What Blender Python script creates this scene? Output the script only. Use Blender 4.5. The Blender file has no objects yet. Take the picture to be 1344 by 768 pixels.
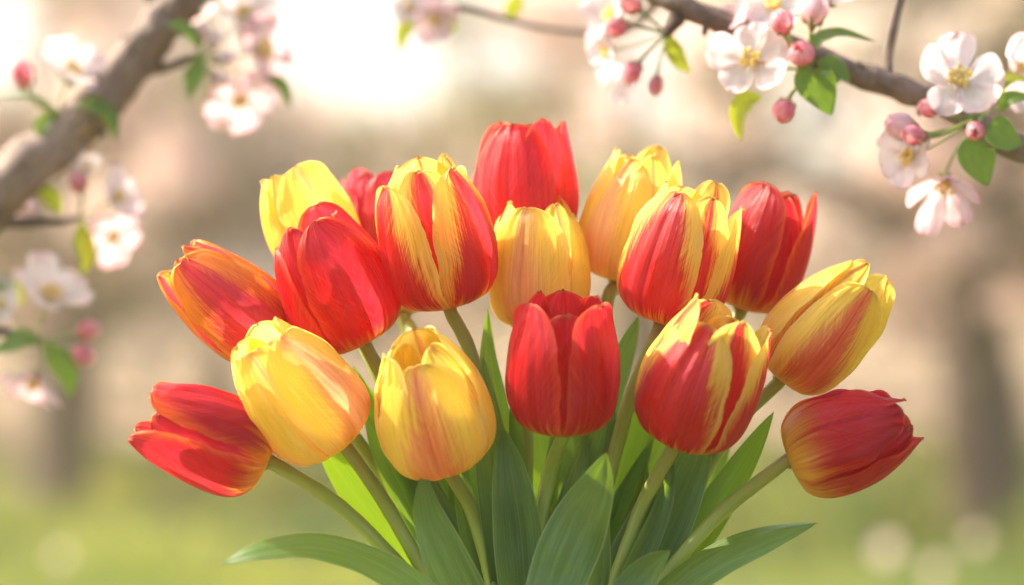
import bpy, math, random
import numpy as np
from mathutils import Vector, Matrix, noise
R = math.radians
sc = bpy.context.scene
col = sc.collection

# ------------------------------------------------------------------ camera
CAM_D, CAM_H, LENS = 1.27, 1.10, 85.0
K = 36.0 / LENS * CAM_D / 1344.0            # metres per photo pixel in the plane y = 0
cam_d = bpy.data.cameras.new('camera'); cam = bpy.data.objects.new('camera', cam_d); col.objects.link(cam)
cam.location = (0, -CAM_D, CAM_H); cam.rotation_euler = (R(90), 0, 0)
cam_d.lens = LENS; cam_d.sensor_width = 36; cam_d.clip_start = 0.05; cam_d.clip_end = 2000
cam_d.dof.use_dof = True; cam_d.dof.focus_distance = CAM_D - 0.012; cam_d.dof.aperture_fstop = 2.7
sc.camera = cam

# ------------------------------------------------------------------ light
SUN_EL, SUN_AZ = R(42), R(-68)              # azimuth from +Y (behind the flowers), negative = to the left
w = bpy.data.worlds.new('World'); sc.world = w; w.use_nodes = True
nt = w.node_tree; bg = nt.nodes['Background']
sky = nt.nodes.new('ShaderNodeTexSky'); sky.sky_type = 'NISHITA'; sky.sun_disc = False
sky.sun_elevation = SUN_EL; sky.sun_rotation = SUN_AZ; sky.altitude = 0
sky.air_density = 0.8; sky.dust_density = 5.0; sky.ozone_density = 0.4
nt.links.new(sky.outputs[0], bg.inputs[0]); bg.inputs[1].default_value = 0.15
sd = bpy.data.lights.new('sun', 'SUN'); sd.energy = 4.0; sd.angle = R(0.6); sd.color = (1.0, 0.89, 0.73)
sun = bpy.data.objects.new('sun', sd); col.objects.link(sun)
to_sun = Vector((math.sin(SUN_AZ) * math.cos(SUN_EL), math.cos(SUN_AZ) * math.cos(SUN_EL), math.sin(SUN_EL)))
sun.rotation_euler = to_sun.to_track_quat('Z', 'Y').to_euler()
sun.location = (0, 0, 6)

sc.render.engine = 'CYCLES'
sc.view_settings.view_transform = 'Standard'; sc.view_settings.look = 'None'
sc.view_settings.exposure = 1.66; sc.view_settings.gamma = 1.0
cy = sc.cycles
cy.use_denoising = True; cy.max_bounces = 10; cy.transmission_bounces = 6; cy.diffuse_bounces = 5
cy.volume_bounces = 1; cy.transparent_max_bounces = 8; cy.sample_clamp_indirect = 6.0
cy.caustics_reflective = False; cy.caustics_refractive = False

def P(px, py, y=0.0):
    """the point at depth y that the photograph's pixel shows"""
    s = (y + CAM_D) / CAM_D * K
    return Vector(((px - 672) * s, y, CAM_H - (py - 384) * s))
def S(y): return (y + CAM_D) / CAM_D * K

# ------------------------------------------------------------------ node helpers
class NT:
    def __init__(s, name):
        s.m = bpy.data.materials.new(name); s.m.use_nodes = True; s.t = s.m.node_tree; s.t.nodes.clear()
    def n(s, typ, **kw):
        o = s.t.nodes.new(typ)
        for k, v in kw.items(): setattr(o, k, v)
        return o
    def put(s, sock, v):
        if isinstance(v, (int, float)): sock.default_value = v
        elif isinstance(v, tuple): sock.default_value = v if len(v) != 3 or sock.type == 'VECTOR' else (*v, 1)
        else: s.t.links.new(v, sock)
    def math(s, op, a, b=0.0, c=None, clamp=False):
        o = s.n('ShaderNodeMath', operation=op, use_clamp=clamp); s.put(o.inputs[0], a); s.put(o.inputs[1], b)
        if c is not None: s.put(o.inputs[2], c)
        return o.outputs[0]
    def add(s, a, b): return s.math('ADD', a, b)
    def sub(s, a, b): return s.math('SUBTRACT', a, b)
    def mul(s, a, b): return s.math('MULTIPLY', a, b)
    def ss(s, v, lo, hi, a=0.0, b=1.0):
        o = s.n('ShaderNodeMapRange', interpolation_type='SMOOTHSTEP'); s.put(o.inputs[0], v); s.put(o.inputs[1], lo)
        s.put(o.inputs[2], hi); s.put(o.inputs[3], a); s.put(o.inputs[4], b); return o.outputs[0]
    def vec(s, x, y, z=0.0):
        o = s.n('ShaderNodeCombineXYZ'); s.put(o.inputs[0], x); s.put(o.inputs[1], y); s.put(o.inputs[2], z); return o.outputs[0]
    def noise(s, v, scale=1.0, detail=2.0, rough=0.5):
        o = s.n('ShaderNodeTexNoise'); s.put(o.inputs['Vector'], v); o.inputs['Scale'].default_value = scale
        o.inputs['Detail'].default_value = detail; o.inputs['Roughness'].default_value = rough; return o.outputs[0]
    def mix(s, f, a, b, mode='MIX'):
        o = s.n('ShaderNodeMix', data_type='RGBA', blend_type=mode); s.put(o.inputs[0], f); s.put(o.inputs[6], a); s.put(o.inputs[7], b)
        return o.outputs[2]
    def hsv(s, c, h=0.5, sat=1.0, v=1.0):
        o = s.n('ShaderNodeHueSaturation'); s.put(o.inputs['Hue'], h); s.put(o.inputs['Saturation'], sat); s.put(o.inputs['Value'], v)
        s.put(o.inputs['Color'], c); return o.outputs[0]
    def attr(s, name):
        o = s.n('ShaderNodeAttribute', attribute_type='OBJECT', attribute_name=name); return o.outputs['Fac']
    def uv(s):
        o = s.n('ShaderNodeUVMap'); x = s.n('ShaderNodeSeparateXYZ'); s.t.links.new(o.outputs[0], x.inputs[0])
        return x.outputs[0], x.outputs[1]
    def pos(s): return s.n('ShaderNodeTexCoord').outputs['Object']
    def bump(s, h, strength, dist):
        o = s.n('ShaderNodeBump'); o.inputs['Strength'].default_value = strength; o.inputs['Distance'].default_value = dist
        s.put(o.inputs['Height'], h); return o.outputs[0]
    def thin(s, color, trans_color, trans=0.4, rough=0.4, spec=0.5, normal=None, coat=0.0):
        p = s.n('ShaderNodeBsdfPrincipled'); s.put(p.inputs['Base Color'], color); s.put(p.inputs['Roughness'], rough)
        s.put(p.inputs['Specular IOR Level'], spec); p.inputs['Coat Weight'].default_value = coat
        out = s.n('ShaderNodeOutputMaterial')
        if normal is not None: s.t.links.new(normal, p.inputs['Normal'])
        if trans > 0:
            t = s.n('ShaderNodeBsdfTranslucent'); s.put(t.inputs['Color'], trans_color)
            if normal is not None: s.t.links.new(normal, t.inputs['Normal'])
            mx = s.n('ShaderNodeMixShader'); mx.inputs[0].default_value = trans
            s.t.links.new(p.outputs[0], mx.inputs[1]); s.t.links.new(t.outputs[0], mx.inputs[2])
            s.t.links.new(mx.outputs[0], out.inputs[0])
        else: s.t.links.new(p.outputs[0], out.inputs[0])
        return s.m

def petal_mat(name, flame_c, margin_c, base_c, inner_c=None, edge_c=(0.85, 0.6, 0.2), base_h=0.16, trans=0.46,
              low_c=None, bloom=0.0, edge=0.35):
    """tulip petal: central flame over a margin colour, fan of veins, base blotch; flame width is a property of each petal"""
    s = NT(name); u, v = s.uv()
    U = s.sub(s.mul(u, 2.0), 1.0); a = s.math('ABSOLUTE', U); sd_ = s.attr('seed'); fl = s.attr('flame')
    n1 = s.noise(s.vec(s.add(s.mul(U, 11.0), sd_), s.mul(v, 1.5), sd_), 1.0, 4.0, 0.62)
    n2 = s.noise(s.vec(s.add(s.mul(U, 58.0), sd_), s.mul(v, 2.4), 3.0), 1.0, 2.0, 0.6)
    d = s.sub(v, s.mul(a, 0.5))
    n3 = s.noise(s.vec(s.mul(d, 30.0), s.add(s.mul(U, 1.5), sd_), 7.0), 1.0, 3.0, 0.7)
    n4 = s.noise(s.vec(s.mul(U, 1.6), s.mul(v, 2.5), sd_), 1.0, 2.0)
    fw = s.mul(fl, s.ss(v, 0.0, 1.0, 1.55, 0.42))
    e = s.add(s.add(fw, s.mul(s.sub(n1, 0.5), 0.75)), s.mul(s.sub(n3, 0.5), 0.6))
    e = s.add(e, s.mul(s.sub(n2, 0.5), 0.75))
    e = s.add(e, s.mul(s.sub(n4, 0.5), 0.45))
    mask = s.ss(s.sub(e, a), -0.27, 0.23)
    mc = margin_c
    if low_c: mc = s.mix(s.ss(s.add(v, s.mul(s.sub(n4, 0.5), 0.5)), 0.1, 0.8, 1.0, 0.0), margin_c, low_c)
    fc = flame_c
    if inner_c: fc = s.mix(s.ss(s.add(n1, s.mul(n4, 0.5)), 0.55, 0.95), flame_c, inner_c)
    c = s.mix(mask, mc, fc)
    bm = s.ss(s.add(v, s.add(s.mul(s.sub(n1, 0.5), 0.45), s.mul(s.sub(n2, 0.5), 0.22))), base_h * 0.9, base_h * 2.6, 1.0, 0.0)
    c = s.mix(bm, c, base_c)
    em = s.mul(s.ss(s.add(a, s.mul(s.sub(n3, 0.5), 0.35)), 0.78, 1.02), edge)
    c = s.mix(em, c, edge_c)  # paler margin colour, also painting in the bright highlight along the petal edge
    # the veins themselves
    c = s.mix(s.ss(n2, 0.3, 0.75, 0.0, 0.42), c, s.hsv(c, 0.5, 1.12, 0.62))
    c = s.mix(s.ss(n3, 0.45, 0.8, 0.0, 0.22), c, s.hsv(c, 0.49, 0.85, 1.3))
    rib = s.ss(a, 0.008, 0.05, 0.28, 0.0)
    c = s.mix(rib, c, s.hsv(c, 0.485, 1.1, 0.7))
    c = s.mix(s.ss(n4, 0.35, 0.7, 0.0, 0.25), c, s.hsv(c, 0.49, 0.9, 1.25))
    tip = s.mul(s.ss(v, 0.965, 1.0), 0.35); c = s.mix(tip, c, (0.75, 0.5, 0.25))
    tc = s.hsv(c, 0.498, 0.98, 1.3)
    h = s.add(s.mul(n2, 0.35), s.add(s.mul(n1, 0.9), s.mul(n3, 0.4)))
    nrm = s.bump(h, 1.0, 0.0012)
    return s.thin(c, tc, trans, s.ss(n4, 0.3, 0.7, 0.26, 0.40), 0.38, nrm, coat=bloom)

def leaf_mat(name, top, trans_c, trans=0.3, rough=0.42, brown_tip=True, scale=1.0, light=(0.16, 0.24, 0.12)):
    s = NT(name); u, v = s.uv(); sd_ = s.attr('seed')
    U = s.sub(s.mul(u, 2.0), 1.0)
    n1 = s.noise(s.vec(s.add(s.mul(U, 5.0), sd_), s.mul(v, 2.5 * scale), 0.0), 1.0, 4.0, 0.65)
    n2 = s.noise(s.vec(s.add(s.mul(U, 34.0), sd_), s.mul(v, 3.0), 1.0), 1.0, 2.0)
    n3 = s.noise(s.vec(s.mul(U, 22.0), s.mul(v, 40.0), sd_), 1.0, 3.0, 0.6)
    c = s.mix(s.ss(n1, 0.3, 0.75), top, light)
    c = s.mix(s.ss(n2, 0.35, 0.65, 0.0, 0.75), c, s.hsv(c, 0.49, 1.1, 0.55))
    c = s.mix(s.ss(n3, 0.45, 0.8, 0.0, 0.25), c, s.hsv(c, 0.48, 0.9, 1.35))
    a = s.math('ABSOLUTE', U)
    c = s.mix(s.ss(a, 0.93, 1.0, 0.0, 0.7), c, (0.42, 0.46, 0.22))
    if brown_tip: c = s.mix(s.ss(v, 0.975, 0.995), c, (0.42, 0.16, 0.03))
    nrm = s.bump(s.add(s.mul(n2, 0.6), n1), 0.45, 0.0007)
    tc = s.mix(s.ss(n2, 0.3, 0.8, 0.0, 0.4), trans_c, s.hsv(trans_c if not isinstance(trans_c, tuple) else s.rgb(trans_c), 0.5, 1.0, 0.6))
    return s.thin(c, tc, trans, rough, 0.5, nrm)
def _rgb(s, c):
    o = s.n('ShaderNodeRGB'); o.outputs[0].default_value = (*c, 1); return o.outputs[0]
NT.rgb = _rgb

def stem_mat():
    s = NT('tulip_stem'); u, v = s.uv(); t = s.attr('blush')
    n = s.noise(s.vec(s.mul(u, 14.0), s.mul(v, 3.0), s.attr('seed')), 1.0, 3.0, 0.6)
    g = s.mix(n, (0.30, 0.38, 0.05), (0.45, 0.50, 0.12))
    b = s.mix(n, (0.27, 0.21, 0.06), (0.42, 0.28, 0.11))
    c = s.mix(s.mul(s.ss(v, 0.55, 0.98), t), g, b)
    return s.thin(c, (0.35, 0.42, 0.05), 0.12, 0.42, 0.45, s.bump(n, 0.3, 0.0006))

def bark_mat(name, dark, light, sc_=1.0):
    s = NT(name); p = s.pos()
    n = s.noise(p, 38.0 * sc_, 6.0, 0.65); m = s.noise(p, 9.0 * sc_, 3.0, 0.6)
    c = s.mix(s.ss(s.add(s.mul(n, 0.6), s.mul(m, 0.4)), 0.36, 0.66), dark, light)
    vo = s.n('ShaderNodeTexVoronoi'); vo.inputs['Scale'].default_value = 60 * sc_; s.t.links.new(p, vo.inputs['Vector'])
    c = s.mix(s.ss(vo.outputs[0], 0.0, 0.2, 0.6, 0.0), c, (0.34, 0.28, 0.23))
    u, v = s.uv(); le = s.noise(s.vec(s.mul(u, 9.0), s.mul(v, 150.0), 2.0), 1.0, 1.0); ck = s.noise(s.vec(s.mul(u, 26.0), s.mul(v, 22.0), 5.0), 1.0, 5.0, 0.7)
    if sc_ >= 1: c = s.mix(s.ss(le, 0.66, 0.72, 0.0, 0.7), c, (0.42, 0.34, 0.27)); c = s.mix(s.ss(ck, 0.36, 0.44, 0.75, 0.0), c, (0.06, 0.04, 0.03))
    return s.thin(c, (0, 0, 0), 0.0, 0.7, 0.35, s.bump(s.add(s.mul(ck, .8), s.add(n, s.mul(m, 0.5))), 1.0, 0.0035 / sc_))

def simple_mat(name, c1, c2, scale=20.0, trans=0.0, tc=None, rough=0.6, bump=0.0, spec=0.4, detail=4.0):
    s = NT(name); n = s.noise(s.pos(), scale, detail, 0.6)
    c = s.mix(s.ss(n, 0.35, 0.65), c1, c2)
    return s.thin(c, tc or c1, trans, rough, spec, s.bump(n, 0.5, bump) if bump else None)

# ------------------------------------------------------------------ object helpers
def link(o, parent=None):
    col.objects.link(o)
    if parent is not None: o.parent = parent
    return o
def root(name, loc, label, cat, group=None):
    o = bpy.data.objects.new(name, None); o.location = loc; o.empty_display_size = 0.02; link(o)
    o['label'] = label; o['category'] = cat
    if group: o['group'] = group
    return o
def mesh_obj(name, verts, faces, mats, parent=None, uvs=None, smooth=True, mi=None, origin=None):
    """verts are world coordinates; kept relative to the parent's location"""
    off = Vector((0, 0, 0))
    q = parent
    while q is not None: off += Vector(q.location); q = q.parent
    me = bpy.data.meshes.new(name)
    V = np.asarray(verts, dtype=float).reshape(-1, 3) - np.array(off)
    me.from_pydata(V.tolist(), [], [tuple(f) for f in faces])
    for m in (mats if isinstance(mats, (list, tuple)) else [mats]): me.materials.append(m)
    if mi is not None: me.polygons.foreach_set('material_index', np.asarray(mi, dtype=np.int32))
    if uvs is not None:
        ul = me.uv_layers.new(name='UVMap'); li = np.empty(len(me.loops), dtype=np.int32)
        me.loops.foreach_get('vertex_index', li)
        ul.data.foreach_set('uv', np.asarray(uvs, dtype=np.float32)[li].ravel())
    if smooth: me.polygons.foreach_set('use_smooth', np.ones(len(me.polygons), dtype=bool))
    me.update()
    return link(bpy.data.objects.new(name, me), parent)

class MB:
    """collects shapes for one mesh"""
    def __init__(s): s.v = []; s.f = []; s.uv = []; s.mi = []
    def grid(s, P_, UV, m=0, wrap=False):
        nv, nu = len(P_), len(P_[0]); b = len(s.v)
        for j in range(nv):
            for i in range(nu): s.v.append(tuple(P_[j][i])); s.uv.append(UV[j][i])
        for j in range(nv - 1):
            for i in range(nu - 1 if not wrap else nu):
                i2 = (i + 1) % nu
                s.f.append((b + j * nu + i, b + j * nu + i2, b + (j + 1) * nu + i2, b + (j + 1) * nu + i)); s.mi.append(m)
    def tube(s, pts, rad, n=10, m=0, caps=True, knob=0.0, sd_=0.0):
        """closed tube along points with a radius each"""
        pts = [Vector(p) for p in pts]; ref = Vector((0.3, 1, 0.2)).normalized(); G = []; UV = []
        for j, p in enumerate(pts):
            t = (pts[min(j + 1, len(pts) - 1)] - pts[max(j - 1, 0)]).normalized()
            a = (ref - t * ref.dot(t)).normalized(); c = t.cross(a); ref = a
            row = []
            for i in range(n):
                th = 2 * math.pi * i / n
                r = rad[j] * (1 + (knob * noise.noise(Vector((math.cos(th) * 1.3 + sd_, math.sin(th) * 1.3, j * 0.35 + sd_))) if knob else 0))
                row.append(p + (a * math.cos(th) + c * math.sin(th)) * r)
            G.append(row); UV.append([(i / n, j / (len(pts) - 1)) for i in range(n)])
        b = len(s.v); s.grid(G, UV, m, wrap=True)
        if caps:
            s.f.append(tuple(b + i for i in range(n))[::-1]); s.mi.append(m)
            e = b + (len(pts) - 1) * n; s.f.append(tuple(e + i for i in range(n))); s.mi.append(m)
    def ball(s, c, r, m=0, n=8, sq=(1, 1, 1)):
        G = []; UV = []
        for j in range(n + 1):
            ph = math.pi * j / n
            G.append([Vector(c) + Vector((r * sq[0] * math.sin(ph) * math.cos(2 * math.pi * i / n), r * sq[1] * math.sin(ph) * math.sin(2 * math.pi * i / n), -r * sq[2] * math.cos(ph))) for i in range(n)])
            UV.append([(i / n, j / n) for i in range(n)])
        s.grid(G, UV, m, wrap=True)
    def build(s, name, mats, parent=None, smooth=True):
        return mesh_obj(name, s.v, s.f, mats, parent, s.uv, smooth, s.mi)

def spline(pts, n):
    """Catmull-Rom through tuples of any length"""
    A = [np.array(p, dtype=float) for p in pts]; A = [2 * A[0] - A[1]] + A + [2 * A[-1] - A[-2]]; out = []
    m = len(pts) - 1
    for k in range(n + 1):
        t = k / n * m; i = min(int(t), m - 1); t -= i
        p0, p1, p2, p3 = A[i], A[i + 1], A[i + 2], A[i + 3]
        out.append(0.5 * (2 * p1 + (p2 - p0) * t + (2 * p0 - 5 * p1 + 4 * p2 - p3) * t * t + (3 * p1 - p0 - 3 * p2 + p3) * t ** 3))
    return out

# ================================================================== LARGE STRUCTURE
# ------------------------------------------------------------------ ground
def ground_mat():
    s = NT('ground'); p = s.pos()
    a = s.noise(p, 0.22, 3.0, 0.6); b = s.noise(p, 1.6, 5.0, 0.65); f = s.noise(p, 30.0, 4.0, 0.7)
    g = s.mix(s.ss(b, 0.35, 0.65), (0.055, 0.085, 0.022), (0.13, 0.145, 0.04))
    d = s.mix(s.ss(b, 0.35, 0.65), (0.15, 0.11, 0.075), (0.25, 0.19, 0.13))
    sep = s.n('ShaderNodeSeparateXYZ'); s.t.links.new(p, sep.inputs[0])
    m = s.ss(s.add(sep.outputs[1], s.mul(s.sub(a, 0.5), 16.0)), 8.0, 12.5)
    c = s.mix(m, g, d); c = s.mix(s.ss(f, 0.55, 0.75, 0.0, 0.35), c, (0.42, 0.33, 0.27))
    return s.thin(c, (0, 0, 0), 0.0, 0.95, 0.1, s.bump(f, 0.6, 0.02))
gn = 60; G = []; UV = []
for j in range(gn + 1):
    row = []; ur = []
    for i in range(gn + 1):
        x = (i / gn * 2 - 1); y = (j / gn * 2 - 1); X = 500 * x * abs(x) ** 1.5; Y = 500 * y * abs(y) ** 1.5
        z = 0.05 * noise.noise(Vector((X * .25, Y * .25, 0))) * min(1, math.hypot(X, Y) / 4)
        row.append(Vector((X, Y, z - 0.02))); ur.append((i / gn, j / gn))
    G.append(row); UV.append(ur)
mb = MB(); mb.grid(G, UV); o = mb.build('ground', ground_mat()); o['kind'] = 'structure'; o['label'] = 'green grass under the orchard trees turning to dry brown ground farther off'

# grass: blades too many to count
rng = np.random.default_rng(5)
def grass_mat(name, a_, b_, tc):
    s = NT(name); n = s.noise(s.pos(), 0.9, 3.0); c = s.mix(s.ss(n, 0.35, 0.65), a_, b_)
    return s.thin(c, s.mix(s.ss(n, 0.35, 0.65), tc, (0.42, 0.45, 0.06)), 0.45, 0.5, 0.3)
N = 42000
gx = rng.uniform(-6.5, 6.5, N); gy = 6.0 + 9 * rng.random(N) ** 1.7
gh = rng.uniform(0.05, 0.16, N) * (0.6 + 0.8 * np.clip(np.sin(gx * 1.7) * np.cos(gy * 1.3) + .5, 0, 1)); ang = rng.uniform(0, 2 * np.pi, N)
wd = rng.uniform(0.004, 0.009, N); lx = rng.normal(0, 0.35, N) * gh; ly = rng.normal(0, 0.35, N) * gh
V = np.zeros((N, 3, 3)); V[:, 0] = np.c_[gx - np.cos(ang) * wd, gy - np.sin(ang) * wd, np.full(N, -0.03)]
V[:, 1] = np.c_[gx + np.cos(ang) * wd, gy + np.sin(ang) * wd, np.full(N, -0.03)]; V[:, 2] = np.c_[gx + lx, gy + ly, gh]
F = np.arange(N * 3).reshape(N, 3)
o = mesh_obj('grass', V, F.tolist(), grass_mat('grass', (0.06, 0.10, 0.02), (0.12, 0.14, 0.035), (0.16, 0.24, 0.03)), smooth=False)
o['kind'] = 'stuff'; o['label'] = 'short green orchard grass blurred behind the tulips'

# ------------------------------------------------------------------ background trees
M_BARK_FAR = bark_mat('far_bark', (0.06, 0.038, 0.028), (0.12, 0.08, 0.06), 0.25)
def crown_mats():
    s = NT('far_blossom'); n = s.noise(s.pos(), 0.8, 2.0)
    c = s.mix(s.ss(n, 0.35, 0.65), (0.84, 0.65, 0.57), (0.86, 0.79, 0.71))
    a = s.thin(c, c, 0.5, 0.6, 0.2)
    s = NT('far_twig'); n = s.noise(s.pos(), 0.8, 2.0)
    c3 = s.thin(s.mix(s.ss(n, 0.35, 0.65), (0.09, 0.065, 0.048), (0.17, 0.125, 0.09)), (0, 0, 0), 0.0, 0.8, 0.2)
    s = NT('far_leaf'); n = s.noise(s.pos(), 0.8, 2.0)
    c = s.mix(s.ss(n, 0.35, 0.65), (0.07, 0.09, 0.025), (0.17, 0.15, 0.05))
    b = s.thin(c, (0.3, 0.3, 0.06), 0.45, 0.5, 0.3)
    return a, b, c3
M_FB, M_FL, M_FT = crown_mats()

def clumps(centres, rads, per, size, leaf_share, seed):
    g = np.random.default_rng(seed); out = []; mi = []
    for c, r in zip(centres, rads):
        k = int(per * math.pi * r * r / (1.2 * size * size)) + 8
        d = g.normal(size=(k, 3)); d /= np.linalg.norm(d, axis=1)[:, None]; rr = r * g.random(k) ** 0.55
        p = np.array(c) + d * rr[:, None] * np.array([1.15, 1.15, 0.8]); s_ = size * g.uniform(0.5, 1.3, k)
        blos = (r < .27 or g.random() < .12) and leaf_share < .5
        k = int(k * (2.1 if blos else .9)); d = g.normal(size=(k, 3)); d /= np.linalg.norm(d, axis=1)[:, None]; rr = r * g.random(k) ** 0.55
        p = np.array(c) + d * rr[:, None] * np.array([1.15, 1.15, 0.8]); s_ = size * g.uniform(0.5, 1.3, k)
        a = g.normal(size=(k, 3)); a /= np.linalg.norm(a, axis=1)[:, None]; b = np.cross(a, g.normal(size=(k, 3))); b /= np.linalg.norm(b, axis=1)[:, None]
        a *= s_[:, None]; b *= s_[:, None] * 0.7
        out.append(np.stack([p - a, p - b, p + a, p + b], axis=1)); q = g.random(k); lf = leaf_share * 2.2 * g.random(); mi.append(np.where(q < (.03 if blos else .30 + lf * .4), 1, np.where(q < (.04 if blos else .72 + lf * .25), 2, 0)))
    V = np.concatenate(out); n = len(V)
    return V.reshape(-1, 3), np.arange(n * 4).reshape(n, 4), np.concatenate(mi)

def far_tree(label, x, y, trunk_pts, limbs, clump_pts, leaf_share, per, size, seed, name='apple_tree'):
    t = root(name, (x, y, 0), label, 'tree', 'blossoming trees behind the bouquet')
    m = MB()
    for pts in [trunk_pts] + limbs:
        q = spline(pts, max(8, 5 * len(pts))); m.tube([p[:3] for p in q], [max(p[3], 0.008) for p in q], 12, knob=0.25, sd_=seed)
    m.build('trunk', M_BARK_FAR, t)
    V, F, mi = clumps([c[:3] for c in clump_pts], [c[3] for c in clump_pts], per, size, leaf_share, seed)
    mesh_obj('crown', V, F.tolist(), [M_FB, M_FL, M_FT], t, smooth=False, mi=mi)
    return t

def px(p, y, wpx=None):
    v = P(p[0], p[1], y); return (v.x, v.y, v.z) + ((wpx * S(y) / 2,) if wpx is not None else ())
# the two trees whose trunks show
def auto_clumps(limbs, seed, n, spread, rmin, rmax, zmin=None, hole=None):
    g = random.Random(seed); out = []
    for k in range(n):
        L = g.choice(limbs); q = spline([l[:3] for l in L], 10)[g.randint(4, 10)]
        rad = g.uniform(.12, .26) if g.random() < .6 else g.uniform(.28, max(.36, rmax))
        c = (q[0] + g.gauss(0, spread), q[1] + g.gauss(0, spread), q[2] + g.gauss(0, spread * 0.7), rad)
        if zmin is not None and c[2] < zmin: continue
        if hole is not None and hole(c): continue
        out.append(c)
    return out
def pxof(c):
    s = S(c[1]); return (c[0] / s + 672, 384 - (c[2] - CAM_H) / s)

def sun_gap(c):
    """gaps in the orchard where the open sky shows"""
    x, y = pxof(c); r = c[3] / S(c[1])
    for gx_, gy_, gr in ((415, -22, 98), (468, 98, 40), (548, 92, 46), (1070, 178, 56), (672, 62, 28), (20, 60, 50), (840, 120, 38), (950, 250, 34), (1140, 330, 34)):
        if math.hypot(x - gx_, y - gy_) < gr + r * 0.8: return True
    return False

yR = 10.5
tr = [px((1305, 705), yR, 128), px((1297, 600), yR, 112), px((1284, 470), yR, 104), px((1262, 370), yR, 90), px((1245, 320), yR, 84)]
lr = [[px((1250, 330), yR, 74), px((1195, 292), yR - .1, 58), px((1115, 252), yR - .2, 46), px((1010, 228), yR - .4, 34), px((880, 190), yR - .5, 20)],
      [px((1255, 335), yR, 70), px((1300, 240), yR + .3, 52), px((1330, 100), yR + .5, 40), px((1360, -120), yR + .8, 26), px((1380, -350), yR + 1, 14)],
      [px((1215, 300), yR, 44), px((1222, 170), yR + .2, 36), px((1180, 20), yR + .5, 26), px((1150, -200), yR + .6, 14)],
      [px((1270, 380), yR, 44), px((1370, 300), yR - .2, 32), px((1500, 260), yR - .3, 22)]]
cl = auto_clumps(lr, 3, 210, 0.42, 0.13, 0.34, 1.15, sun_gap)
cl += [px((a_, b_), yR - .6)[:3] + (.17,) for a_, b_ in ((1207, 428), (1350, 400), (1000, 355), (1240, 60), (1120, 40), (1180, 360), (930, 60), (1180, 210), (960, 150))]
far_tree('brown leaning apple tree trunk at the right edge behind the lowest red tulip', px((1300, 705), yR)[0], yR, tr, lr, cl, 0.30, 1.3, 0.035, 3)
yL = 11.3
tl = [px((72, 690), yL, 104), px((78, 600), yL, 88), px((92, 500), yL, 78), px((112, 430), yL, 56)]
ll = [[px((108, 440), yL, 46), px((170, 400), yL - .1, 36), px((260, 350), yL - .2, 26), px((380, 290), yL - .3, 16)],
      [px((108, 440), yL, 44), px((90, 330), yL + .2, 36), px((55, 180), yL + .2, 28), px((40, 70), yL, 24), px((85, -20), yL, 20), px((130, -160), yL, 12)],
      [px((90, 330), yL, 24), px((10, 230), yL + .2, 20), px((-90, 130), yL + .4, 14)]]
cl = auto_clumps(ll, 8, 160, 0.42, 0.13, 0.32, 1.1, sun_gap)
cl += [px((a_, b_), yL - .6)[:3] + (.16,) for a_, b_ in ((210, 350), (170, 240), (230, 180), (250, 420), (330, 330), (190, 460))]
cl += [px((a_, b_), yL + 2.5)[:3] + (r_,) for a_, b_, r_ in ((250, 60, .34), (600, 20, .36), (640, 130, .34), (330, 150, .3), (400, 200, .36), (500, 190, .32), (590, 190, .36), (250, 150, .34), (700, 10, .34), (760, 60, .34), (230, 10, .3), (400, 140, .2), (720, 130, .3))]
far_tree('slim dark apple trunk at the left edge below the blurred blossoms', px((72, 690), yL)[0], yL, tl, ll, cl, 0.30, 1.3, 0.035, 8)

# rows farther back
rr = random.Random(21)
spots = [(-5.2, 15.5), (-2.3, 17.5), (0.9, 16.0), (3.6, 17.5), (6.6, 15.0), (-8.0, 20.0), (-4.6, 23.0), (-0.6, 24.0), (2.9, 23.5), (6.4, 22.0), (9.5, 21.0),
         (-11, 30), (-6.5, 31), (-2.2, 33), (2.0, 31), (6.2, 32), (11, 30), (-15, 43), (-9.5, 44), (-4.0, 46), (1.6, 45), (7.2, 46), (13, 43), (18.5, 45)]
place = ['far left', 'left', 'middle', 'right', 'far right']
rows = ['nearest', 'second', 'third', 'farthest']
from collections import Counter
cnt = {}
for i, (x, y) in enumerate(spots):
    row = 0 if y < 18 else 1 if y < 25 else 2 if y < 35 else 3
    H = rr.uniform(3.6, 4.6) if row < 2 else rr.uniform(4.4, 6.0)
    fork = rr.uniform(0.8, 1.3); lean = rr.uniform(-.25, .25)
    tp = [(x, y, -.05, .17), (x + lean * .3, y, fork * .5, .13), (x + lean, y, fork, .12)]
    limbs = []
    for k in range(7):
        a = k / 7 * 2 * math.pi + rr.uniform(-.4, .4); Rr = rr.uniform(1.3, 2.3)
        limbs.append([(x + lean, y, fork, .08), (x + lean + math.cos(a) * Rr * .5, y + math.sin(a) * Rr * .5, fork + rr.uniform(.5, 1.0), .05),
                      (x + lean + math.cos(a) * Rr, y + math.sin(a) * Rr, rr.uniform(fork + .3, H), .015)])
    cl = auto_clumps(limbs, 100 + i, 130, 0.5, 0.2, 0.5, 0.75, sun_gap)
    cnt[row] = cnt.get(row, 0) + 1
    words = ['first', 'second', 'third', 'fourth', 'fifth', 'sixth', 'seventh']
    far_tree('blurred blossoming tree, %s from the left in the %s row behind the bouquet' % (words[cnt[row] - 1], rows[row]),
             x, y, tp, limbs, cl, 0.28 if row < 2 else 0.35, 1.0, 0.05 if row < 2 else 0.09, 200 + i)

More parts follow.
